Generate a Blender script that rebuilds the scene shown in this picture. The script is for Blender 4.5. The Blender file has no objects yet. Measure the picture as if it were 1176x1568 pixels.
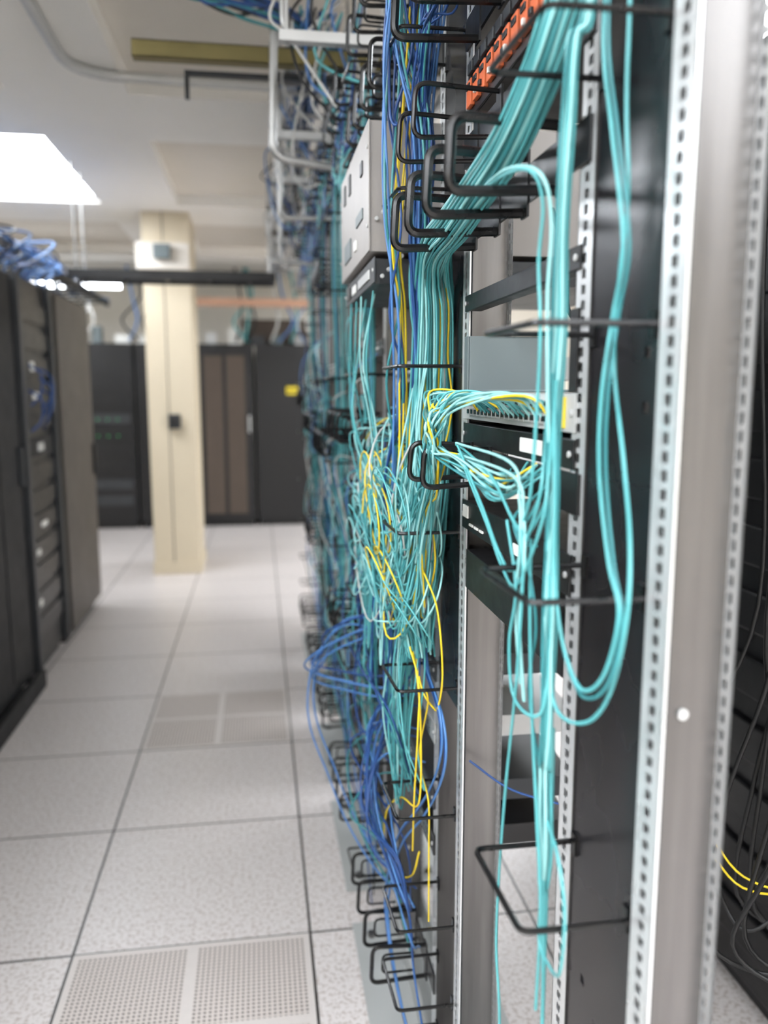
import bpy, bmesh, math, random
from mathutils import Vector
random.seed(11)
U=random.uniform
C=bpy.context.scene.collection
XP=.335

# ------------------------------------------------------------ materials
def lin(c):
    return tuple(((v/255)/12.92 if v/255<=.04045 else ((v/255+.055)/1.055)**2.4) for v in c)+(1,)
def mat(name,col,rough=.5,metal=0,var=.0,scale=8,stretch=(1,1,1),bump=0,emit=0,coat=0,spec=.5):
    m=bpy.data.materials.new(name); m.use_nodes=True
    nt=m.node_tree; b=nt.nodes["Principled BSDF"]
    b.inputs["Base Color"].default_value=lin(col); b.inputs["Roughness"].default_value=rough
    b.inputs["Metallic"].default_value=metal; b.inputs["Coat Weight"].default_value=coat
    b.inputs["Specular IOR Level"].default_value=spec
    if var or bump:
        tc=nt.nodes.new("ShaderNodeTexCoord"); mp=nt.nodes.new("ShaderNodeMapping"); mp.inputs["Scale"].default_value=stretch
        n=nt.nodes.new("ShaderNodeTexNoise"); n.inputs["Scale"].default_value=scale; n.inputs["Detail"].default_value=5
        nt.links.new(tc.outputs["Object"],mp.inputs[0]); nt.links.new(mp.outputs[0],n.inputs["Vector"])
        if var:
            mx=nt.nodes.new("ShaderNodeMix"); mx.data_type='RGBA'
            l=lin(col); mx.inputs[6].default_value=tuple(max(0,x*(1-var)) for x in l[:3])+(1,)
            mx.inputs[7].default_value=tuple(min(1,x*(1+var)) for x in l[:3])+(1,)
            nt.links.new(n.outputs["Fac"],mx.inputs[0]); nt.links.new(mx.outputs[2],b.inputs["Base Color"])
            mr=nt.nodes.new("ShaderNodeMapRange"); mr.inputs[3].default_value=max(0,rough-.1); mr.inputs[4].default_value=min(1,rough+.12)
            nt.links.new(n.outputs["Fac"],mr.inputs[0]); nt.links.new(mr.outputs[0],b.inputs["Roughness"])
        if bump:
            bp=nt.nodes.new("ShaderNodeBump"); bp.inputs["Strength"].default_value=bump; bp.inputs["Distance"].default_value=.01
            nt.links.new(n.outputs["Fac"],bp.inputs["Height"]); nt.links.new(bp.outputs[0],b.inputs["Normal"])
    if emit:
        b.inputs["Emission Color"].default_value=lin(col); b.inputs["Emission Strength"].default_value=emit
    return m
steel=mat("brushed_aluminium",(112,110,109),.32,.85,.4,5,(9,9,.5),.04)
white_steel=mat("silver_flange_aluminium",(228,230,231),.3,.6,.15,14,(4,4,1),.04)
black=mat("black_powder_coat",(20,20,22),.38,0,.2,30,bump=.02)
panelk=mat("black_manager_panel",(27,26,29),.26,.1,.2,6)
blackw=mat("black_wire_ring",(10,10,12),.28,0,.1,30)
dgrey=mat("dark_grey_metal",(58,60,63),.45,.3,.2,12)
cabk=mat("charcoal_cabinet_door",(19,20,22),.6,0,.2,12,spec=.3)
mgrey=mat("grey_painted_metal",(106,116,118),.45,.2,.12,10)
lgrey=mat("light_grey_metal",(192,193,192),.4,.3,.1,10)
chas=mat("pale_grey_chassis_paint",(156,151,147),.42,.15,.06,10)
plate=mat("base_plate_grey",(170,172,170),.5,.1,.1,6)
teal=mat("aqua_fiber_jacket",(84,163,166),.34,0,.12,20)
teal2=mat("aqua_fiber_jacket_dark",(50,126,131),.38,0,.12,20)
teal3=mat("aqua_fiber_jacket_light",(146,204,203),.34,0,.1,20)
blue=mat("blue_ethernet_jacket",(26,66,124),.4,0,.12,20)
lblue=mat("light_blue_jacket",(72,120,178),.4,0,.12,20)
yellow=mat("yellow_fiber_jacket",(230,200,34),.4,0,.1,20)
blackc=mat("black_power_cord",(16,16,17),.5,0,.1,20)
whitec=mat("white_cable_jacket",(196,196,192),.5,0,.1,20)
orange=mat("orange_label",(205,100,56),.55,0,.15,160)
duct=mat("faded_orange_duct",(200,158,132),.6,0,.1,5)
label=mat("white_label",(225,225,220),.5,0,.03,50)
ylabel=mat("yellow_label",(230,206,40),.5,0,.03,50)
olive=mat("olive_zinc_strut",(118,108,68),.4,.5,.25,10)
conduitm=mat("galvanised_conduit",(170,170,168),.38,.7,.2,10)
wallm=mat("painted_wall_cream",(226,220,208),.75,0,.04,3,bump=.05)
ceilm=mat("ceiling_cream_paint",(244,241,235),.8,0,.02,4)
coffm=mat("ceiling_panel_tan",(224,217,206),.85,0,.05,5)
colm=mat("column_beige_paint",(206,193,168),.6,0,.05,4)
brown=mat("brown_mesh_door",(80,69,60),.6,.1,.15,8)
tan=mat("taupe_cabinet_door",(74,69,64),.5,.2,.1,8)
ledg=mat("green_led",(40,200,110),.4,emit=.8)
lightm=mat("luminous_diffuser",(244,249,255),.5,emit=17.0)

def grid_floor():
    m=bpy.data.materials.new("speckled_floor_tile"); m.use_nodes=True; nt=m.node_tree; L=nt.links
    b=nt.nodes["Principled BSDF"]
    tc=nt.nodes.new("ShaderNodeTexCoord"); sp=nt.nodes.new("ShaderNodeSeparateXYZ"); L.new(tc.outputs["Object"],sp.inputs[0])
    def mth(op,a,bv=None):
        n=nt.nodes.new("ShaderNodeMath"); n.operation=op
        if isinstance(a,float): n.inputs[0].default_value=a
        else: L.new(a,n.inputs[0])
        if bv is not None:
            if isinstance(bv,float): n.inputs[1].default_value=bv
            else: L.new(bv,n.inputs[1])
        return n.outputs[0]
    def line(o,off):
        f=mth('FRACT',mth('DIVIDE',mth('SUBTRACT',o,off),.61))
        d=mth('MINIMUM',f,mth('SUBTRACT',1.0,f))
        return mth('LESS_THAN',d,.0060)
    ln=mth('MAXIMUM',line(sp.outputs[0],.105-6.1),line(sp.outputs[1],2.01-6.1))
    n=nt.nodes.new("ShaderNodeTexNoise"); n.inputs["Scale"].default_value=95; n.inputs["Detail"].default_value=5; L.new(tc.outputs["Object"],n.inputs["Vector"])
    r=nt.nodes.new("ShaderNodeValToRGB"); r.color_ramp.elements[0].position=.36; r.color_ramp.elements[0].color=lin((182,171,165)); r.color_ramp.elements[1].position=.52; r.color_ramp.elements[1].color=lin((216,210,207)); L.new(n.outputs["Fac"],r.inputs[0])
    n2=nt.nodes.new("ShaderNodeTexNoise"); n2.inputs["Scale"].default_value=.8; L.new(tc.outputs["Object"],n2.inputs["Vector"])
    mx0=nt.nodes.new("ShaderNodeMix"); mx0.data_type='RGBA'; mx0.blend_type='MULTIPLY'; mx0.inputs[0].default_value=.1
    L.new(r.outputs[0],mx0.inputs[6]); L.new(n2.outputs["Fac"],mx0.inputs[7])
    mx=nt.nodes.new("ShaderNodeMix"); mx.data_type='RGBA'; L.new(ln,mx.inputs[0]); L.new(mx0.outputs[2],mx.inputs[6]); mx.inputs[7].default_value=lin((54,51,49))
    L.new(mx.outputs[2],b.inputs["Base Color"]); b.inputs["Roughness"].default_value=.34
    return m
floorm=grid_floor()
def perf():
    m=bpy.data.materials.new("perforated_tile_surface"); m.use_nodes=True; nt=m.node_tree; L=nt.links
    b=nt.nodes["Principled BSDF"]
    tc=nt.nodes.new("ShaderNodeTexCoord"); mp=nt.nodes.new("ShaderNodeMapping"); L.new(tc.outputs["Object"],mp.inputs[0])
    s=1/.0125; mp.inputs["Scale"].default_value=(s,s,s)
    fr=nt.nodes.new("ShaderNodeVectorMath"); fr.operation='FRACTION'; L.new(mp.outputs[0],fr.inputs[0])
    sb=nt.nodes.new("ShaderNodeVectorMath"); sb.operation='SUBTRACT'; sb.inputs[1].default_value=(.5,.5,0); L.new(fr.outputs[0],sb.inputs[0])
    se=nt.nodes.new("ShaderNodeSeparateXYZ"); L.new(sb.outputs[0],se.inputs[0])
    cb=nt.nodes.new("ShaderNodeCombineXYZ"); L.new(se.outputs[0],cb.inputs[0]); L.new(se.outputs[1],cb.inputs[1])
    le=nt.nodes.new("ShaderNodeVectorMath"); le.operation='LENGTH'; L.new(cb.outputs[0],le.inputs[0])
    lt=nt.nodes.new("ShaderNodeMath"); lt.operation='LESS_THAN'; lt.inputs[1].default_value=.26; L.new(le.outputs["Value"],lt.inputs[0])
    mx=nt.nodes.new("ShaderNodeMix"); mx.data_type='RGBA'; L.new(lt.outputs[0],mx.inputs[0]); mx.inputs[6].default_value=lin((198,189,183)); mx.inputs[7].default_value=lin((84,76,70))
    L.new(mx.outputs[2],b.inputs["Base Color"]); b.inputs["Roughness"].default_value=.45
    return m
perfm=perf()
tilem=mat("tile_laminate",(204,197,192),.4,0,.05,60)

# ------------------------------------------------------------ mesh builder
class MB:
    def __init__(s): s.v=[];s.f=[];s.m=[];s.mats=[]
    def mi(s,m):
        if m not in s.mats: s.mats.append(m)
        return s.mats.index(m)
    def quad(s,a,b,c,d,m):
        i=len(s.v); s.v+=[tuple(a),tuple(b),tuple(c),tuple(d)]; s.f.append((i,i+1,i+2,i+3)); s.m.append(s.mi(m))
    def box(s,x0,x1,y0,y1,z0,z1,m):
        i=len(s.v); s.v+=[(x0,y0,z0),(x1,y0,z0),(x1,y1,z0),(x0,y1,z0),(x0,y0,z1),(x1,y0,z1),(x1,y1,z1),(x0,y1,z1)]
        for f in ((0,3,2,1),(4,5,6,7),(0,1,5,4),(1,2,6,5),(2,3,7,6),(3,0,4,7)):
            s.f.append(tuple(i+k for k in f)); s.m.append(s.mi(m))
    def tube(s,pts,r,m,seg=8,closed=False):
        P=[Vector(p) for p in pts]; n=len(P); k=s.mi(m); base=len(s.v); up=None
        for j in range(n):
            if closed: t=(P[(j+1)%n]-P[j-1])
            else: t=P[min(j+1,n-1)]-P[max(j-1,0)]
            t.normalize()
            if up is None:
                up=Vector((0,0,1)) if abs(t.z)<.8 else Vector((1,0,0))
            a=(up-t*up.dot(t)).normalized(); b=t.cross(a); up=a
            for q in range(seg):
                w=2*math.pi*q/seg; s.v.append(tuple(P[j]+(a*math.cos(w)+b*math.sin(w))*r))
        for j in range(n if closed else n-1):
            j2=(j+1)%n
            for q in range(seg):
                q2=(q+1)%seg
                s.f.append((base+j*seg+q,base+j*seg+q2,base+j2*seg+q2,base+j2*seg+q)); s.m.append(k)
        if not closed:
            s.f.append(tuple(base+q for q in range(seg))[::-1]); s.m.append(k)
            s.f.append(tuple(base+(n-1)*seg+q for q in range(seg))); s.m.append(k)
    def cyl(s,p0,p1,r,m,seg=12): s.tube([p0,p1],r,m,seg)
    def strip(s,o,u,v,w,length,pitch,hw,hh,m,start=.01):
        o=Vector(o);u=Vector(u);v=Vector(v)
        P=lambda a,b:o+u*a+v*b
        a0=(w-hw)/2;a1=(w+hw)/2
        s.quad(P(0,0),P(a0,0),P(a0,length),P(0,length),m); s.quad(P(a1,0),P(w,0),P(w,length),P(a1,length),m)
        z=0; c=start
        while c+hh<length:
            s.quad(P(a0,z),P(a1,z),P(a1,c),P(a0,c),m); z=c+hh; c+=pitch
        s.quad(P(a0,z),P(a1,z),P(a1,length),P(a0,length),m)
    def obj(s,name,parent=None,bevel=0,loc=(0,0,0),smooth=True):
        me=bpy.data.meshes.new(name); me.from_pydata(s.v,[],s.f); me.update()
        for m in s.mats: me.materials.append(m)
        me.polygons.foreach_set("material_index",s.m)
        return place(me,name,parent,bevel,loc,smooth)
def place(me,name,parent=None,bevel=0,loc=(0,0,0),smooth=True):
    o=bpy.data.objects.new(name,me); C.objects.link(o); o.location=loc
    if parent: o.parent=parent
    if bevel:
        b=o.modifiers.new("bevel",'BEVEL'); b.width=bevel; b.segments=2; b.limit_method='ANGLE'
    if smooth and len(me.polygons):
        try:
            me.shade_smooth(); me.set_sharp_from_angle(angle=math.radians(35))
        except Exception: pass
    return o
def rnd_path(corners,rad,n=5):
    P=[Vector(c) for c in corners]; out=[P[0]]
    for i in range(1,len(P)-1):
        a=(P[i-1]-P[i]); b=(P[i+1]-P[i]); r=min(rad,a.length*.45,b.length*.45)
        A=P[i]+a.normalized()*r; B=P[i]+b.normalized()*r
        for k in range(n+1):
            t=k/n; out.append(A*(1-t)**2+P[i]*2*t*(1-t)+B*t*t)
    out.append(P[-1]); return out

# ------------------------------------------------------------ room shell
m=MB(); m.box(-4,4.5,-3.5,9.9,-.05,0,floorm); fl=m.obj("floor",smooth=False)
def wall(n,*a):
    w=MB(); w.box(*a,wallm); return w.obj(n,smooth=False)
wall("wall_back",-4,4.5,9.9,10,0,2.96); wall("wall_front",-4,4.5,-3.6,-3.5,0,2.96)
wall("wall_left",-4.1,-4,-3.5,9.9,0,2.96); wall("wall_right",4.5,4.6,-3.5,9.9,0,2.96)
m=MB(); m.box(-4,4.5,-3.5,9.9,2.84,2.96,coffm)
cx=[(-2.6,-1.08),(-.55,.95),(1.5,3.0)]; cy=[(-1.9,-.35),(.3,1.85),(2.5,4.05),(4.75,6.3),(7.0,8.5)]
ZB=2.76
ys=[-3.5]+[v for a in cy for v in a]+[9.9]
for i in range(0,len(ys),2): m.box(-4,4.5,ys[i],ys[i+1],ZB,2.84,ceilm)
xs=[-4]+[v for a in cx for v in a]+[4.5]
for a,b in cy:
    for i in range(0,len(xs),2): m.box(xs[i],xs[i+1],a,b,ZB,2.84,ceilm)
m.obj("ceiling",smooth=False)
for ix,iy in [(0,3),(0,1),(2,2),(1,0),(2,0),(2,4),(0,0),(2,1)]:  # only the first panel is seen; the others are added to light the room
    a,b=cx[ix];c,d=cy[iy]; w=MB()
    w.box(a+.03,b-.03,c+.03,d-.03,2.80,2.82,lightm)
    w.box(a+.0,a+.03,c,d,2.785,2.83,lgrey);w.box(b-.03,b,c,d,2.785,2.83,lgrey);w.box(a,b,c,c+.03,2.785,2.83,lgrey);w.box(a,b,d-.03,d,2.785,2.83,lgrey)
    w.obj("ceiling_light",smooth=False)
for (x0,y0) in ((-.505,1.40),(-.505,3.23)):
    w=MB(); g=.004; x1=x0+.61;y1=y0+.61
    w.box(x0+g,x1-g,y0+g,y1-g,.0,.0025,tilem)
    mx=(x0+x1)/2; my=(y0+y1)/2
    for a,b in ((x0+.02,mx-.014),(mx+.014,x1-.02)):
        for c,d in ((y0+.02,my-.014),(my+.014,y1-.02)):
            w.quad((a,c,.0032),(b,c,.0032),(b,d,.0032),(a,d,.0032),perfm)
    w.obj("perforated_floor_tile",smooth=False)

# ------------------------------------------------------------ open frame racks
RH=2.26
def rack_mesh():
    w=MB(); W=.53; T=.076
    for y0,side in ((0,1),(W,-1)):
        yy=(lambda t:y0+side*t)
        for x in (0,T):
            fw=.04 if x==0 else .02
            for dx in (0,.0025):
                o=(x+dx*(1 if x==0 else -1),yy(0),0.0)
                w.strip(o,(0,side,0),(0,0,1),fw,RH,.0159,.0105 if x==0 else .007,.0100,white_steel,.06)
            w.box(x,x+.0025 if x==0 else x+.0001,min(yy(fw-.0015),yy(fw)),max(yy(fw-.0015),yy(fw)),0,RH,white_steel)
        if True: w.box(.006,.007,min(yy(.008),yy(.034)),max(yy(.008),yy(.034)),.05,RH-.02,dgrey)   # dark strip added behind the punched holes, standing in for their shade
        w.box(0.001,T-.001,min(yy(.0005),yy(.003)),max(yy(.0005),yy(.003)),0,RH,steel)
        for z in (.08,.22,1.15,2.18):
            w.cyl((T*.5,yy(.003),z),(T*.5,yy(.006),z),.0055,lgrey,10)
    for z in (RH-.07,):
        w.box(.010,.014,.003,W-.003,z,z+.06,white_steel); w.box(T-.01,T-.004,.003,W-.003,z,z+.06,white_steel)
    w.box(-.115,.20,-.0,W,.0,.008,plate)
    w.box(-.004,.002,0,W,.008,.07,plate); w.box(T,T+.006,0,W,.008,.07,plate)
    for y in (.06,W-.06):
        for x in (-.07,.14): w.cyl((x,y,.008),(x,y,.02),.011,steel,6)
    return w
S=lambda k:.13+.68*k
NR=7
rk=rack_mesh().obj("open_frame_rack",loc=(XP,S(0),0),smooth=False)
for k in range(1,NR): place(rk.data,"open_frame_rack",loc=(XP,S(k),0),smooth=False)

MW=.15
def ring_v(w,z,y0=.004,y1=MW-.004):
    p=rnd_path([(0,y0,z),(-.106,y0,z),(-.112,y1,z),(0,y1,z)],.012)
    w.tube(p,.0032,blackw,8)
    for y in (y0+.006,y1-.006): w.box(-.002,.002,y-.006,y+.006,z-.012,z+.012,blackw)
def vm_mesh(zs,holes,zbot):
    w=MB(); cur=zbot
    for z in sorted(holes):
        w.box(0.002,.005,.0,MW,cur,z-.005,panelk)
        w.box(0.002,.005,.0,.018,z-.005,z+.005,panelk); w.box(0.002,.005,.028,.104,z-.005,z+.005,panelk); w.box(0.002,.005,.114,MW,z-.005,z+.005,panelk)
        cur=z+.005
    w.box(0.002,.005,0,MW,cur,RH-.02,panelk)
    w.box(.005,.07,0.001,.004,zbot,RH-.02,panelk); w.box(.005,.07,MW-.004,MW-.001,zbot,RH-.02,panelk)
    if zbot>.2: w.box(.06,.07,.0,MW,.1,.16,panelk)
    for z in zs: ring_v(w,z)
    return w
RZ=[.14,.38,.63,.943,1.257,1.496,1.74,1.98,2.2]
vm0=vm_mesh(RZ,[.30,.8,1.425,1.473,1.95],.05).obj("vertical_cable_manager",loc=(XP,S(0)+.53,0))
place(vm0.data,"vertical_cable_manager",loc=(XP,S(-1)+.53,0),smooth=False)
vm=vm_mesh([.14,.30,.46,.68,.92,1.2,1.48,1.76,2.0,2.2],[1.1,1.6],.88).obj("vertical_cable_manager",loc=(XP,S(1)+.53,0))
for k in range(2,NR): place(vm.data,"vertical_cable_manager",loc=(XP,S(k)+.53,0),smooth=False)

def hm_mesh(rr=.0045,h=.085,open_=True,dep=.12,ys=(.085,.205,.325,.445)):
    w=MB(); w.box(-.004,0,.008,.522,-.022,.022,black)
    for y in ys:
        p=rnd_path([(-.004,y,h/2-.006),(-dep,y,h/2),(-dep-.004,y,-h/2),(-.004,y,-h/2+.006)],.018)
        w.tube(p,rr,blackw,8)
        w.box(-.006,-.003,y-.012,y+.012,-h/2,h/2,black)
        if open_: w.tube(rnd_path([(-.03,y,h/2-.022),(-dep+.022,y,h/2-.02),(-dep+.02,y,-h/2+.022),(-.03,y,-h/2+.022)],.012),rr*.6,blackw,6)
    return w
big=hm_mesh(.0062,.078,False,.126).obj("horizontal_cable_manager",loc=(XP,S(1),1.690))
place(big.data,"horizontal_cable_manager",loc=(XP,S(1),1.985),smooth=False)
thin=hm_mesh(.0035,.07,False,.12,(.325,.445)).obj("horizontal_cable_manager",loc=(XP,S(1),1.81))
sm=hm_mesh(.0042,.06,False,.10,(.345,.45)).obj("horizontal_cable_manager",loc=(XP,S(1),1.33)); place(sm.data,"horizontal_cable_manager",loc=(XP,S(2),1.33),smooth=False)
hm=hm_mesh().obj("horizontal_cable_manager",loc=(XP,S(1),2.15))
HM=[(2,.22),(2,1.15),(2,2.22),(2,2.03),
    (3,.22),(3,1.34),(3,2.22),(3,.75),
    (4,.22),(4,1.25),(4,2.22),(4,1.85),(5,.22),(5,1.3),(5,2.2),(5,.8),(6,.22),(6,1.4),(6,2.2)]
for k,z in HM: place(hm.data,"horizontal_cable_manager",loc=(XP,S(k),z),smooth=False)

# ------------------------------------------------------------ equipment
def unit(name,k,z0,z1,body=black,depth=.35,front=0.0,ports=0,portm=dgrey,extras=(),y0=.024,y1=.506,wide=False):
    w=MB(); h=z1-z0
    w.box(0,depth,.043,.487,0,h,body)
    if front>0: w.box(-front,0,(.03 if wide else .043),(.50 if wide else .487),0,h,body)
    w.box(-front-.003,-front,y0,y1,0,h,body)
    for y in (y0+.009,y1-.009):
        for z in ([h/2] if h<.05 else [h*.2,h*.8]): w.cyl((-front-.006,y,z),(-front-.003,y,z),.004,lgrey,8)
    if ports:
        n=ports
        for i in range(n):
            a=.06+i*(.41/n); rows=2 if h>.038 else 1
            for r in range(rows):
                zc=h*(.3+.4*r) if rows==2 else h/2
                w.box(-front-.0075,-front-.003,a,a+.41/n*.78,zc-.006,zc+.006,portm)
                w.box(-front-.0085,-front-.0074,a+.002,a+.41/n*.78-.002,zc-.0035,zc+.0035,blackw)
    if front>.1:
        for i in range(9):
            w.cyl((-front+.012+i*.012,.030,h*.25+i*.012),(-front+.012+i*.012,.022,h*.25+i*.012),.004,lgrey,8)
    for e in extras: w.box(-front-(e[5] if len(e)>5 else .006),-front-.003,e[0],e[1],e[2],e[3],e[4])
    return w.obj(name,loc=(XP,S(k),z0),bevel=.001,smooth=False)
w_or=[(.05+i*.0375,.05+i*.0375+.026,.012,.050,orange,.010) for i in range(12)]+[(.05+i*.0375+.003,.05+i*.0375+.022,.036,.044,black,.012) for i in range(12)]+[(.05+i*.0375+.004,.05+i*.0375+.010,.018,.026,label,.014) for i in range(0,12,2)]+[(.05+i*.0375+.012,.05+i*.0375+.022,.018,.026,black,.014) for i in range(0,12,3)]+[(.05+i*.0375,.05+i*.0375+.026,.06,.076,dgrey,.009) for i in range(12)]
unit("fiber_patch_panel",1,1.855,1.94,black,.2,0,0,teal2,w_or)
unit("network_switch",1,2.06,2.105,black,.2,0,24,dgrey)
unit("network_switch",1,1.395,1.437,lgrey,.2,0,20,lgrey,[(.05,.09,.004,.038,ylabel),(.12,.13,.01,.03,label)])
unit("network_switch",1,1.355,1.388,black,.2,0,0,dgrey,[(.12,.2,.008,.026,label)])
unit("rack_server",1,1.215,1.262,black,.2,0,0,dgrey,[(.46,.49,.02,.04,label),(.2,.22,.01,.025,label),(.43,.45,.01,.014,label),(.40,.42,.01,.014,label),(.37,.39,.01,.014,label)])
unit("rack_server",1,1.115,1.18,black,.2,-.04)
unit("blanking_panel",1,1.565,1.59,black,.02)
w=MB(); w.box(0,.15,.044,.486,0,.003,mgrey); w.box(0,.15,.482,.486,0,.088,mgrey); w.box(0,.15,.044,.048,0,.088,mgrey)
w.box(-.003,0,.024,.046,0,.088,black); w.box(-.003,0,.484,.506,0,.088,mgrey)
w.obj("rack_shelf",loc=(XP,S(1),1.438),bevel=.001,smooth=False)
for z,b in ((1.46,lgrey),(1.38,dgrey),(1.25,lgrey),(1.06,dgrey),(.98,lgrey),(.87,dgrey),(.74,lgrey),(.60,dgrey),(.5,black)):
    unit("network_switch",2,z,z+.044,b,.3,0,24,mgrey,[(.46,.48,.01,.03,label),(.25,.3,.015,.03,label)])
unit("chassis_switch",2,1.69,1.915,chas,.4,.13,0,dgrey,[(.10,.13,.15,.175,dgrey),(.30,.33,.16,.2,dgrey),(.1,.2,.07,.09,mgrey),(.3,.42,.03,.07,mgrey),(.40,.43,.16,.20,dgrey),(.2,.24,.03,.05,label)],wide=True)
unit("network_switch",2,1.635,1.68,dgrey,.4,.12,0,dgrey,[(.08,.25,.012,.03,lgrey),(.3,.36,.012,.03,label),(.4,.46,.01,.035,black)])
unit("rack_server",3,1.70,1.745,dgrey,.4,.03,0,dgrey,[(.1,.3,.01,.02,label)])
for k in range(3,NR):
    for i in range(7):
        z=.35+i*.19+U(0,.05)
        if abs(z-1.34)<.06: continue
        unit("network_switch",k,z,z+.044,random.choice([black,dgrey,lgrey,mgrey]),.3,0,16,random.choice([dgrey,lgrey,mgrey]),[(.1,.2,.01,.03,label)])

# ------------------------------------------------------------ cables
def cr(P,n=7):
    P=[Vector(p) for p in P]; P=[P[0]*2-P[1]]+P+[P[-1]*2-P[-2]]; out=[]
    for i in range(1,len(P)-2):
        a,b,c,d=P[i-1:i+3]
        for k in range(n):
            t=k/n; out.append(.5*((2*b)+(c-a)*t+(2*a-5*b+4*c-d)*t*t+(3*b-a-3*c+d)*t**3))
    out.append(P[-2]); return out
class Cab:
    def __init__(s): s.s=[]
    def add(s,pts,r,m): s.s.append((pts,r,m))
    def obj(s,name):
        cu=bpy.data.curves.new(name,'CURVE'); cu.dimensions='3D'; cu.bevel_depth=1; cu.bevel_resolution=1; cu.use_fill_caps=True
        ms=[]
        for pts,r,m in s.s:
            P=cr(pts); sp=cu.splines.new('POLY'); sp.points.add(len(P)-1)
            for i,p in enumerate(P): sp.points[i].co=(p.x,p.y,p.z,1); sp.points[i].radius=r
            if m not in ms: ms.append(m); cu.materials.append(m)
            sp.material_index=ms.index(m); sp.use_smooth=True
        o=bpy.data.objects.new(name,cu); C.objects.link(o); return o
def mm(l): return [(a/1000,b/1000,c/1000) for a,b,c in l]
def bundle(cab,path,n,rad,r,mats,wob=.003,squash=None):
    for i in range(n):
        a=U(0,2*math.pi); q=math.sqrt(U(0,1)); ox,oy=math.cos(a)*q,math.sin(a)*q
        pts=[]
        for j,p in enumerate(path):
            R=rad[j] if isinstance(rad,(list,tuple)) else rad
            W=wob[j] if isinstance(wob,(list,tuple)) else wob
            t=Vector(path[min(j+1,len(path)-1)])-Vector(path[max(j-1,0)]); t.normalize()
            u=Vector((1,0,0)); u=(u-t*u.dot(t)).normalized(); v=t.cross(u)
            sx,sy=squash if squash else (1,1)
            pts.append(Vector(p)+u*(ox*R*sx)+v*(oy*R*sy)+Vector((U(-W,W),U(-W,W),U(-W,W)*1.5)))
        cab.add(pts,r,random.choice(mats))
T=[teal,teal,teal2,teal,teal3]
A=mm([(295,742,2200),(296,745,2000),(298,749,1784),(290,760,1755),(290,772,1682),(290,778,1594),(290,776,1502),(285,766,1407),(285,764,1310),(280,750,1215),(280,750,1078),(280,745,938),(280,737,781),(280,735,600),(285,740,300),(290,745,60)])
c=Cab()
bundle(c,A,4,[.008]*12+[.004]*4,.0018,T,.0012)
bundle(c,A[:10]+mm([(275,735,1120),(278,745,1060),(284,757,1120),(282,760,1230)]),6,.007,.0018,T,.0016)
bundle(c,A[:11]+mm([(276,735,980),(278,745,930),(284,757,980),(284,758,1100)]),4,.007,.0018,T,.0016)
c.obj("aqua_fiber_bundle")
B=mm([(300,748,2210),(300,755,2000),(302,770,1850),(290,800,1784),(285,845,1746),(278,915,1708),(272,1020,1684),(274,1150,1670),(280,1290,1664),(296,1385,1640),(304,1420,1580),(304,1425,1480),(300,1425,1370),(292,1435,1250),(285,1450,1150),(280,1450,1050),(285,1440,960)])
c=Cab(); bundle(c,B,92,[.020,.021,.022,.023,.024,.025,.026,.028,.03,.036,.043,.046,.046,.05,.05,.045,.03],.0019,T+[teal,teal3],[.0008]*12+[.003,.006,.008,.008,.008],(.85,1))
c.obj("aqua_fiber_bundle")
c=Cab()
c.add(mm([(310,737,2100),(310,735,1850),(310,741,1748),(310,715,1664),(310,683,1565),(310,697,1507),(300,692,1439),(300,691,1369),(300,664,1292),(300,639,1251),(290,642,1196),(280,668,1175),(280,715,1205),(280,740,1264),(280,745,1327),(282,760,1420)]),.0019,teal)
c.add(mm([(314,735,2100),(312,733,1850),(312,735,1748),(314,712,1664),(314,680,1565),(313,692,1507),(304,688,1439),(304,686,1369),(303,660,1292),(302,636,1245),(292,639,1188),(282,670,1168),(282,720,1200),(282,745,1264),(284,748,1350),(284,765,1440)]),.0016,teal2)
c.add(mm([(320,722,2100),(320,712,1800),(320,710,1690),(320,699,1607),(320,709,1542),(320,713,1463),(310,665,1383),(310,645,1312),(300,624,1250),(300,649,1178),(290,674,1140),(280,720,1132),(280,754,1173),(280,766,1244),(284,765,1340)]),.0019,teal)
c.add(mm([(265,850,1300),(260,798,1237),(260,816,1175),(260,801,1123),(260,752,1118),(270,735,1130),(280,751,1181),(280,755,1260)]),.0018,teal)
c.add(mm([(280,747,1080),(280,747,1017),(270,684,1005),(268,656,963),(268,664,897),(270,700,880),(270,727,890),(276,735,950)]),.0017,teal)
c.add(mm([(262,790,1300),(260,777,1242),(260,790,1134),(260,816,1012),(260,833,900),(260,839,800),(260,819,714),(262,815,500),(270,800,200),(280,800,60)]),.0016,teal)
c.add(mm([(272,790,1290),(270,780,1207),(270,765,1107),(270,743,1012),(270,724,917),(272,735,800)]),.0018,teal)
c.add(mm([(320,850,1345),(290,850,1320),(268,835,1300),(270,790,1260),(275,775,1200),(274,790,1130),(278,760,1050),(280,745,980)]),.0018,teal2)
for dy in (0,.014):
    c.add([Vector(p)+Vector((0,dy,dy*.5)) for p in mm([(262,1062,1361),(268,1032,1354),(268,911,1334),(268,835,1300),(270,800,1292),(280,773,1329),(280,759,1376),(284,760,1450)])],.0018,teal)
    c.add([Vector(p)+Vector((0,dy,dy)) for p in mm([(262,1062,1356),(268,838,1349),(268,803,1312),(262,779,1269),(264,795,1200),(266,780,1120)])],.0018,teal3)
    c.add([Vector(p)+Vector((0,dy,dy)) for p in mm([(260,1044,1353),(258,1009,1340),(260,914,1287),(260,846,1248),(262,800,1240),(270,753,1313),(280,765,1370),(284,768,1450)])],.0018,teal)
c.add(mm([(262,990,1668),(255,860,1660),(258,779,1645),(268,770,1615),(270,783,1563),(270,773,1501),(270,776,1430),(268,784,1335),(270,822,1284),(300,850,1270)]),.0018,teal)
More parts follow.
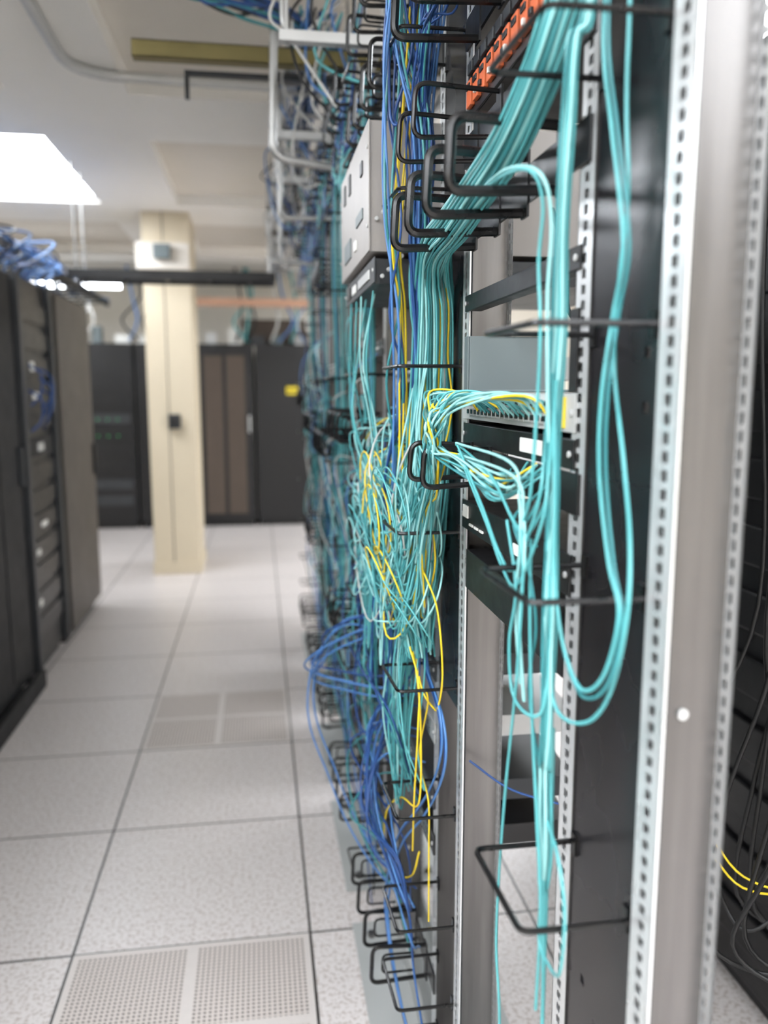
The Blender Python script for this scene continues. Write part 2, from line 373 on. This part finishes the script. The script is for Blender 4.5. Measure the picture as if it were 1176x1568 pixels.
c.add(mm([(262,1000,1672),(256,850,1664),(262,765,1640),(274,762,1600),(276,772,1530),(276,765,1450),(280,768,1390)]),.0018,teal3)
c.obj("aqua_fiber_patch_cord")
c=Cab()
for i in range(44):
    y=.90+.32*i/44; m=yellow if i%7==0 else random.choice(T+[teal3])
    st=[(XP-.004,y,1.405+.02*(i%3)/2),(.305,y+.02,1.43+U(-.004,.008)),(.265+U(-.006,.006),max(y+.06,1.03+U(0,.08)),1.427+U(-.012,.012)),(.238+U(-.010,.02),1.12+U(-.02,.03),1.40+U(-.01,.01)),(.242+U(-.008,.01),1.14+U(-.03,.03),1.36+U(-.01,.01))]
    if i%3: c.add(st+[(.262+U(-.01,.01),1.22+U(-.04,.03),1.31+U(-.03,.03)),(.275+U(-.015,.015),1.36+U(-.03,.03),1.22+U(-.06,.05)),(.285,1.42+U(-.03,.03),1.08+U(-.05,.05))],.0017,m)
    else: c.add(st+[(.262+U(-.01,.01),1.05+U(-.04,.04),1.345+U(-.01,.01)),(.275,.93+U(-.04,.02),1.33+U(-.02,.02)),(.325,.88+U(-.02,.15),1.335+U(-.01,.02))],.0017,random.choice(T) if i%2 else m)
c.obj("fiber_patch_cord_fan")
c=Cab()
for i in range(110):
    y=U(1.53,2.0); z=U(1.02,1.40); m=random.choice(T+T+[teal3,teal3,yellow,whitec])
    x1=U(.20,.28); ox=U(-.022,.022); oy=U(-.035,.035)
    c.add([(XP-.003,y,z),(x1+.04,y-.01,z+U(-.01,.02)),(x1,y+U(-.1,.03),z-U(.01,.08)),(U(.21,.29),U(1.42,1.62),U(.98,1.22)),(U(.235,.31),U(1.37,1.47),U(1.02,1.28)),(.296+ox*1.5,1.42+oy,U(1.32,1.42)),(.303+ox,1.422+oy,1.50),(.303+ox,1.42+oy,1.58),(.293+ox*.8,1.385+oy*.4,1.64-oy*.4),(.275+ox*.6,1.22,1.665-oy*.4)],.0017,m)
for i in range(52):
    y=U(1.38,1.75); z=U(1.12,1.3); w_=U(.05,.16); dz=U(.12,.40)
    m=random.choice(T+[teal,teal3,blue]); x=U(.22,.3)
    c.add([(x+.02,y,z),(x,y+U(-.02,.02),z-dz*.5),(x-.005,y+w_*.3,z-dz),(x,y+w_*.8,z-dz*.9),(x+.01,y+w_,z-dz*.4),(x+.03,y+w_+U(0,.05),z+U(0,.05))],.0017,m)
for i in range(40):
    cy_,cz=U(1.38,1.9),U(1.02,1.26); R=U(.03,.075); x=U(.2,.28); tilt=U(-.03,.03); m=random.choice(T+[yellow,teal3,teal3])
    c.add([(x+tilt*math.sin(a)+a*.003,cy_+(R+a*.002)*math.cos(a)*1.2,cz+R*math.sin(a)) for a in [t*math.pi/4 for t in range(15)]],.0016,m)
for i in range(16):
    y=U(1.4,1.6); m=random.choice(T)
    c.add([(U(.26,.3),y,1.1),(U(.24,.3),y+U(-.03,.03),.95),(U(.23,.29),y+U(-.05,.05),.8),(U(.25,.29),y+U(-.05,.05),.66+U(-.05,.05)),(U(.25,.3),y+.07,.8+U(-.05,.05)),(U(.26,.31),y+.06,1.0)],.0017,m)
for i in range(7):
    c.add([(.215+U(-.01,.02),1.60+i*.05,1.63),(.21,1.61+i*.05,1.5),(.22+U(-.02,.02),1.6+i*.05,1.38),(.24,1.58+i*.05,1.25)],.0018,random.choice(T))
c.obj("tangled_fiber_patch_cords")
c=Cab()
Yp=mm([(280,1430,2250),(262,1430,1950),(240,1420,1699),(250,1440,1589),(258,1450,1486),(260,1450,1341),(256,1460,1220),(258,1470,1116),(266,1453,1003),(270,1374,930),(272,1345,846),(272,1380,700),(280,1440,560)])
for q,d in enumerate((0,.010,-.010,.02)):
    D=Vector((d*.5-.004,d,0)); P=Yp if q==0 else Yp[:7]+[(.30,1.52,1.17)]
    c.add([Vector(p)+D+Vector((U(-.004,.004),U(-.006,.006),0)) for p in P],.0018,yellow)
c.add(mm([(268,1500,1116),(268,1453,1003),(270,1380,930),(270,1345,846),(270,1360,700),(262,1500,640),(250,1600,560),(245,1610,480),(262,1560,440),(285,1500,470),(300,1500,520)]),.0018,yellow)
c.add(mm([(280,1440,1600),(270,1440,1486),(266,1440,1387),(262,1437,1298),(260,1500,1195),(280,1360,1120),(294,1325,1066),(298,1300,966),(300,1340,890),(298,1370,876),(285,1420,900),(280,1470,990),(275,1500,1080)]),.0017,yellow)
c.add(mm([(290,1400,900),(290,1382,877),(286,1440,749),(290,1370,700),(292,1371,603),(295,1380,450)]),.0016,yellow)
c.add(mm([(240,1130,1420),(245,1115,1400),(262,1200,1310),(275,1350,1220),(270,1430,1150)]),.0018,yellow)
c.obj("yellow_fiber_patch_cord")
c=Cab()
bundle(c,mm([(300,1400,2250),(300,1415,2076),(290,1420,1985),(282,1420,1893),(276,1420,1792),(272,1425,1680),(280,1430,1560),(285,1440,1450),(290,1450,1300)]),15,.019,.0023,[blue,blue,lblue],.005)
c.add(mm([(262,1420,2250),(262,1409,2008),(235,1420,1900),(235,1400,1872),(225,1410,1890),(224,1420,1995),(230,1425,2120),(250,1440,2250)]),.0026,blue)
for i in range(6):
    c.add([Vector(p)+Vector((U(-.012,.02),U(-.02,.03),U(-.02,.02))) for p in mm([(240,1420,2150),(226,1420,1948),(222,1420,1751),(228,1430,1591),(236,1450,1437),(240,1500,1280),(245,1560,1150),(262,1600,1000),(265,1600,850)])],.0023,random.choice([blue,blue,lblue,teal2]))
for i in range(4):
    D=Vector((U(-.02,.02),U(-.06,.06),U(-.04,.03)))
    c.add([Vector(p)+D for p in [(.32,1.70,.93),(.25,1.78,.90),(.16,1.88,.83),(.10+.02*i,1.95,.76),(.13,1.98,.72),(.2,1.88,.73),(.26,1.75,.76),(.32,1.6,.82)]],.0024,random.choice([blue,lblue]))
for i in range(2):
    D=Vector((U(-.01,.02),U(-.05,.05),U(-.03,.03)))
    c.add([Vector(p)+D for p in [(.3,1.8,.86),(.2,1.95,.85),(.13,2.0,.76),(.105,2.0,.66),(.11,1.98,.57),(.15,1.95,.46),(.19,1.9,.36),(.24,1.8,.30),(.29,1.7,.28)]],.0024,lblue)
for i in range(12):
    o=U(-.05,.07)
    c.add([(.30,1.55+o,U(.9,1.1)),(.27,1.62+o,.81),(.24+U(-.03,.03),1.68+o,.70+U(-.04,.04)),(.23+U(-.03,.03),1.62+o,.56),(.25,1.5+o,.50+U(-.05,.05)),(.27,1.45,.42),(.28,1.45,.30),(.29,1.4,.2)],.0023,random.choice([blue,blue,lblue]))
for i in range(4):
    D=Vector((U(-.008,.008),U(-.02,.02),U(-.015,.015)))
    c.add([Vector(p)+D for p in mm([(300,1500,1010),(300,1463,922),(300,1340,880),(300,1310,820),(300,1366,733),(288,1440,640),(270,1560,520),(262,1640,400),(258,1680,280),(262,1600,190),(275,1500,120),(290,1480,60)])],.0023,random.choice([blue,lblue]))
for i in range(14):
    y=U(1.55,2.2); z=U(.5,1.0); m=random.choice([blue,lblue,blue,teal2])
    c.add([(.33,y,z),(.25,y+.03,z+.01),(U(.18,.24),y+U(0,.15),z-U(.05,.15)),(U(.2,.28),y+U(-.15,.05),z-U(.15,.3)),(.3,y-.1,z-.35)],.0022,m)
c.add([(.35,1.31,.80),(.42,1.28,.755),(.52,1.22,.74),(.62,1.1,.72)],.002,blue)
c.obj("blue_ethernet_cables")
c=Cab()
c.add([(.36,1.0,1.66),(.40,1.05,1.60),(.42,1.08,1.54),(.47,1.05,1.50),(.52,.95,1.52)],.003,blackc)
for i in range(9):
    x=U(.74,.92); y=U(1.0,1.25)
    c.add([(x,y,2.2),(x+U(-.02,.02),y,1.6),(x+U(-.04,.04),y+U(-.04,.04),1.1),(x+U(-.05,.05),y+U(-.06,.06),.8),(x+U(-.05,.05),y+.05,.55),(x+.08,y,.5),(x+.2,y,.6)],.004,blackc)
for i in range(2): c.add([(.72,1.2,.70+i*.03),(.78,1.15,.62+i*.02),(.86,1.1,.66),(.95,1.1,.85),(.97,1.1,1.1),(.98,1.1,1.5)],.002,yellow)
c.obj("rear_power_cords")
c=Cab()
for k in range(3,NR):
    for i in range(26):
        y=S(k)+U(-.12,.5); z=U(.5,1.7); m=random.choice([teal,teal2,blue,lblue,whitec,blackc,teal3])
        c.add([(.33,y,z),(U(.24,.29),y+U(-.05,.05),z-U(0,.08)),(U(.23,.29),y+U(-.12,.12),z-U(.1,.3)),(U(.26,.3),S(k)-.06+U(-.03,.03),z-U(.2,.45)),(.29,S(k)-.06,z-.55)],.0022,m)
    bundle(c,[(.28,S(k)-.06,2.2),(.27,S(k)-.06,1.9),(.28,S(k)-.06,1.5),(.28,S(k)-.06,1.1),(.29,S(k)-.06,.6)],10,.018,.0022,[teal,teal2,blue,teal],.006)
    for i in range(12):
        y=S(k)+U(0,.5)
        c.add([(.3,y,2.5),(.27,y+.02,2.3),(.24,y+U(-.1,.1),U(2.0,2.2)),(.28,y,2.15),(.33,y,2.2)],.0028,random.choice([blue,teal,lblue,blackc]))
c.obj("distant_patch_cables")
c=Cab()
for i in range(24):
    y=U(1.1,1.4)
    c.add([(.36,y+.1,2.5),(.30,y+.05,2.3),(U(.22,.28),1.40+U(-.06,.06),U(2.0,2.15)),(U(.25,.3),1.43+U(-.04,.03),1.85),(U(.26,.3),1.43,1.6),(.30,1.43,1.4)],.0021,random.choice([blue,blue,teal,lblue]))
for i in range(12):
    y=S(1)+U(.05,.45)
    c.add([(.328,y,2.075),(.30,y+.02,2.05),(.275+U(-.02,.02),y+.08,2.0+U(-.02,.02)),(.262,1.3+U(-.04,.04),1.98),(.28,1.42,1.9),(.29,1.43,1.65)],.0018,random.choice([blue,teal,blue]))
c.obj("overhead_drop_cables")
# ------------------------------------------------------------ overhead trays, struts, conduits
def ladder(name,x0,x1,y0,y1,z,axis='y',m=dgrey,h=.04,step=.25):
    w=MB()
    if axis=='y':
        for x in (x0,x1): w.box(x-.01,x+.01,y0,y1,z,z+h,m)
        y=y0+.05
        while y<y1: w.box(x0,x1,y,y+.02,z+.01,z+.025,m); y+=step
    else:
        for y in (y0,y1): w.box(x0,x1,y-.01,y+.01,z,z+h,m)
        x=x0+.05
        while x<x1: w.box(x,x+.02,y0,y1,z+.01,z+.025,m); x+=step
    return w.obj(name,bevel=.002,smooth=False)
ladder("overhead_cable_ladder",.36,.64,1.9,8.2,2.40,m=lgrey)
ladder("overhead_cable_ladder",.12,.30,2.7,8.2,2.52,m=lgrey)
ladder("overhead_cable_ladder",-1.10,.12,5.2,5.45,2.10,'x',black,.055)
ladder("overhead_cable_ladder",-1.75,-1.35,2.0,8.0,2.2,'y',black,.06)
w=MB()
for x in (-1.05,.08):
    for y in (5.2,5.45): w.cyl((x,y,2.13),(x,y,2.76),.006,conduitm,8)
w.obj("threaded_hanger_rods")
c=Cab()
for i in range(22):
    x=U(.14,.28); P=[(x+U(-.03,.03),y,2.55+U(0,.05)) for y in (2.7,3.2,4,4.8,5.6,6.5,7.6,8.2)]
    c.add(P,.004,random.choice([blue,teal,whitec,blackc,lblue]))
for i in range(14):
    x=U(.40,.6); P=[(x+U(-.04,.04),y,2.43+U(0,.05)) for y in (1.5,2.2,3,4,5.2,6.5,7.6,8.2)]
    c.add(P,.004,random.choice([blue,teal,whitec,blackc,lblue]))
for i in range(20):
    x=U(-1.7,-1.4); P=[(x+U(-.08,.12),y,2.24+U(0,.07)) for y in (2.2,3,3.8,4.6,5.4,6.2,7.0,7.8)]
    c.add(P,.006,random.choice([blue,lblue,whitec,blackc,blackc,lblue]))
for i in range(22):
    y=U(4,5.6); c.add([(-1.4,y,2.28),(-1.25+U(-.05,.1),y+.05,2.2+U(-.05,.1)),(-1.3,y+U(-.3,.3),2.1),(-1.35,y,1.98)],.007,random.choice([blue,lblue,lblue,lblue,blackc]))
for i in range(14):
    c.add([(-.25+U(-.03,.03),2.55,2.78),(-.2+U(-.05,.05),2.6,2.60+U(-.03,.03)),(-.05,2.62,2.57+U(-.04,.04)),(.1,2.7,2.56+U(-.04,.04)),(.3,2.8,2.5)],.005,random.choice([blue,blue,blackc,teal2]))
for i in range(56):
    y=U(2.2,5.5); x=U(.10,.5)
    c.add([(x,y,2.55),(x-.05+U(-.06,.06),y+.05,2.5+U(-.1,.05)),(x-.02+U(-.05,.05),y+U(-.2,.2),2.3+U(-.1,.1)),(min(x+.1,.33),y,2.2)],.004,random.choice([whitec,teal,blackc,whitec,lblue,blue,blackc]))
c.obj("overhead_cable_runs")
w=MB()
for (a,b,y,z) in ((-.36,.75,2.75,2.45),):
    w.box(a,b,y,y+.003,z,z+.05,olive); w.box(a,b,y+.04,y+.043,z,z+.05,olive); w.box(a,b,y,y+.043,z,z+.003,olive)
    w.box(a,b,y,y+.012,z+.047,z+.05,olive)
w.obj("strut_channel",smooth=False)
w=MB(); w.box(-.22,.7,2.95,2.975,2.475,2.49,dgrey); w.box(-.22,-.205,2.95,2.965,2.40,2.475,dgrey); w.obj("strut_channel",bevel=.002,smooth=False)
def pipe(name,pts,r,m,rad=.1):
    w=MB(); w.tube(rnd_path(pts,rad,8),r,m,12); return w.obj(name)
pipe("ceiling_conduit",[(-.74,-3.4,2.735),(-.74,3.75,2.735),(1.4,3.82,2.735)],.022,lgrey,.22)
pipe("ceiling_conduit",[(-.86,-3.4,2.735),(-.86,2.3,2.735),(-2.2,2.35,2.735)],.02,lgrey,.2)
pipe("hanging_conduit",[(.075,2.7,2.76),(.06,2.7,2.16),(.33,2.72,2.13)],.013,conduitm,.05)
pipe("hanging_conduit",[(.085,2.3,2.76),(.085,2.3,2.36),(.35,2.35,2.36)],.010,conduitm,.04)
pipe("hanging_conduit",[(.10,3.3,2.76),(.10,3.3,2.10),(.33,3.3,2.10)],.010,conduitm,.04)
pipe("hanging_conduit",[(.12,4.1,2.76),(.12,4.1,2.05),(.33,4.1,2.05)],.010,conduitm,.04)
for i,y in enumerate((2.2,3.0,3.6,4.4,5.0,5.8)):
    w=MB()
    for x in (.09,.33): w.cyl((x,y,2.30),(x,y,2.76),.005,conduitm,8)
    w.box(.07,.36,y-.02,y+.02,2.48,2.51,steel); w.box(.07,.36,y-.015,y+.015,2.3,2.325,lgrey); w.obj("trapeze_hanger",smooth=False)
w=MB()
w.tube(rnd_path([(-.35,2.5,2.84),(-.3,2.5,2.62),(-.18,2.5,2.6),(-.12,2.5,2.7),(-.2,2.5,2.76)],.04),.008,blackw,8); w.box(-.32,.35,2.5,2.52,2.60,2.62,black); w.obj("cable_drop_bracket")
# ------------------------------------------------------------ column
w=MB(); x0,x1,y0,y1=-.84,-.49,6.52,7.1
w.box(x0,x1,y0,y1,0,2.76,colm); w.box(x0+.15,x0+.156,y0-.004,y0,0,2.76,tan)
w.box(x0-.012,x1+.012,y0-.012,y1+.012,0,.09,colm)
w.box(-.69,-.60,y0-.05,y0,1.15,1.26,dgrey); w.box(-.675,-.615,y0-.055,y0-.05,1.17,1.24,black)
w.box(x0-.03,x1+.0,y0-.12,y0,2.33,2.52,coffm); w.box(x0+.1,x0+.22,y0-.18,y0-.12,2.4,2.5,mgrey)
w.obj("support_column",bevel=.008,smooth=False)
# ------------------------------------------------------------ cabinets
def cabinet(x0,x1,y0,y1,h,face,body=black,door=dgrey,style=0):
    w=MB(); w.box(x0,x1,y0,y1,.06,h,body); w.box(x0+.03,x1-.03,y0+.03,y1-.03,0,.06,black)
    def fb(a0,a1,z0,z1,d0,d1,m):
        if face=='+x': w.box(x1+d0,x1+d1,y0+a0,y0+a1,z0,z1,m)
        elif face=='-x': w.box(x0-d1,x0-d0,y0+a0,y0+a1,z0,z1,m)
        else: w.box(x0+a0,x0+a1,y0-d1,y0-d0,z0,z1,m)
    W=(y1-y0) if face!='-y' else (x1-x0)
    if style==0:
        fr=black if face=='-y' else cabk
        fb(.01,W-.01,.08,h-.02,.0,.02,fr); fb(.09,W/2-.02,.14,h-.12,.02,.024,door); fb(W/2+.02,W-.09,.14,h-.12,.02,.024,door)
        fb(W-.06,W-.04,1.0,1.18,.02,.045,lgrey if face=='-y' else dgrey)
    elif style==1:
        for a in (.0,W-.05): fb(a,a+.05,.06,h,0,.03,dgrey)
        for i in range(13):
            z=.2+i*.13+U(0,.02); fb(.06,W-.06,z,z+.09,0,.012,random.choice([black,cabk,black]))
            if i in (1,3,4,7,9,10):
                a=U(.1,.3); fb(a,a+U(.03,.12),z+.02,z+.02+U(.02,.05),.012,.016,random.choice([label,lgrey,label]))
    elif style==2:
        fb(.01,W-.01,.08,h-.02,0,.02,door); fb(W-.07,W-.05,.9,1.1,.02,.04,black)
    elif style==3:
        for i in range(9):
            z=.25+i*.17; fb(.05,W-.05,z,z+.1,0,.01,random.choice([black,dgrey]))
            for j in range(4): fb(.1+j*.1,.11+j*.1,z+.04,z+.05,.01,.013,ledg if i in(4,5) else dgrey)
    elif style==4:
        for a in (.0,W-.05): fb(a,a+.05,.06,h,0,.03,black)
        for i in range(12):
            z=.15+i*.15; fb(.06,W-.06,z,z+.09,0,.012,black)
    return w,fb
def cab(name,*a,**k):
    extra=k.pop("extra",None); w,fb=cabinet(*a,**k)
    if extra:
        for e in extra: fb(*e)
    return w.obj(name,bevel=.004,smooth=False)
for y0 in (.4,1.1,1.8,2.5,3.33): cab("server_cabinet",-2.1,-1.13,y0,y0+.68 if y0<3 else 4.04,1.98,'+x',door=cabk)
w=MB(); w.box(-1.10,-1.06,3.2,4.06,.0,.09,cabk); w.obj("cabinet_plinth",bevel=.01,smooth=False)
cab("server_cabinet",-2.1,-1.12,4.08,4.72,1.98,'+x',style=1)
cab("server_cabinet",-2.1,-1.10,4.75,5.62,1.98,'+x',body=cabk,door=tan,style=2)
c=Cab()
for i in range(5):
    y=U(4.2,4.45); z=U(1.4,1.65)
    c.add([(-1.1,y,z),(-1.05,y+.03,z-.05),(-1.06,y+U(-.08,.08),z-.15),(-1.1,y,z-.2)],.006,blue)
c.obj("cabinet_patch_cables")
XB=[(-3.05,-2.47,4),(-2.45,-1.87,4),(-1.85,-1.27,3),(-1.25,-.67,0),(-.65,-.05,0),(-.03,.63,0),(.65,1.3,0),(1.32,1.95,0)]
for i,(a,b,st) in enumerate(XB):
    ex=[(.32,.44,1.40,1.48,.03,.034,ylabel),(.33,.43,1.43,1.445,.034,.036,black)] if abs(a+.03)<.01 else None
    cab("server_cabinet",a,b,8.8,9.75,1.92,'-y',door=(brown if abs(a+.65)<.01 else black) if st==0 else dgrey,style=st,extra=ex)
for y0 in (.6,1.25,1.9): cab("server_cabinet",1.1,2.05,y0,y0+.62,2.2,'-x',style=4)
w=MB(); w.box(-.7,.6,8.75,8.8,2.30,2.38,duct); w.obj("cable_duct",smooth=False)
w=MB(); w.box(-.15,.55,9.1,9.3,1.93,2.2,brown); w.obj("cardboard_box",bevel=.004,smooth=False)
w=MB(); w.box(-2.2,-1.3,8.3,8.45,2.42,2.47,lightm); w.box(-2.25,-1.25,8.28,8.47,2.47,2.51,lgrey); w.obj("fluorescent_light_fixture",smooth=False)
w=MB()
for i in range(14):
    x=-2.6+i*.23; z=2.0+U(0,.1); w.box(x,x+U(.08,.18),8.9,9.05,1.921,z,random.choice([lgrey,label,dgrey,mgrey]))
w.obj("stacked_supplies",smooth=False)
c=Cab()
for i in range(20):
    x=U(-2,.6); c.add([(x,8.9,2.7),(x+.05,8.85,2.4),(x+U(-.2,.2),8.8,2.15),(x,8.9,1.95)],.012,random.choice([teal,lblue,whitec,blackc]))
c.obj("distant_overhead_cables")
# ------------------------------------------------------------ camera, world
cd=bpy.data.cameras.new("camera"); cam=bpy.data.objects.new("camera",cd); C.objects.link(cam)
cam.location=(0,0,1.44); cam.rotation_euler=(math.radians(90-8.46),0,math.radians(-8.64))
cd.sensor_fit='HORIZONTAL'; cd.sensor_width=27; cd.lens=27*1250/1176; cd.clip_start=.02
cd.dof.use_dof=True; cd.dof.focus_distance=1.2; cd.dof.aperture_fstop=2.3
bpy.context.scene.camera=cam
wd=bpy.data.worlds.new("world"); bpy.context.scene.world=wd; wd.use_nodes=True
wd.node_tree.nodes["Background"].inputs[0].default_value=(1,.98,.95,1); wd.node_tree.nodes["Background"].inputs[1].default_value=.3
bpy.context.scene.view_settings.view_transform='Standard'
bpy.context.scene.view_settings.exposure=.18
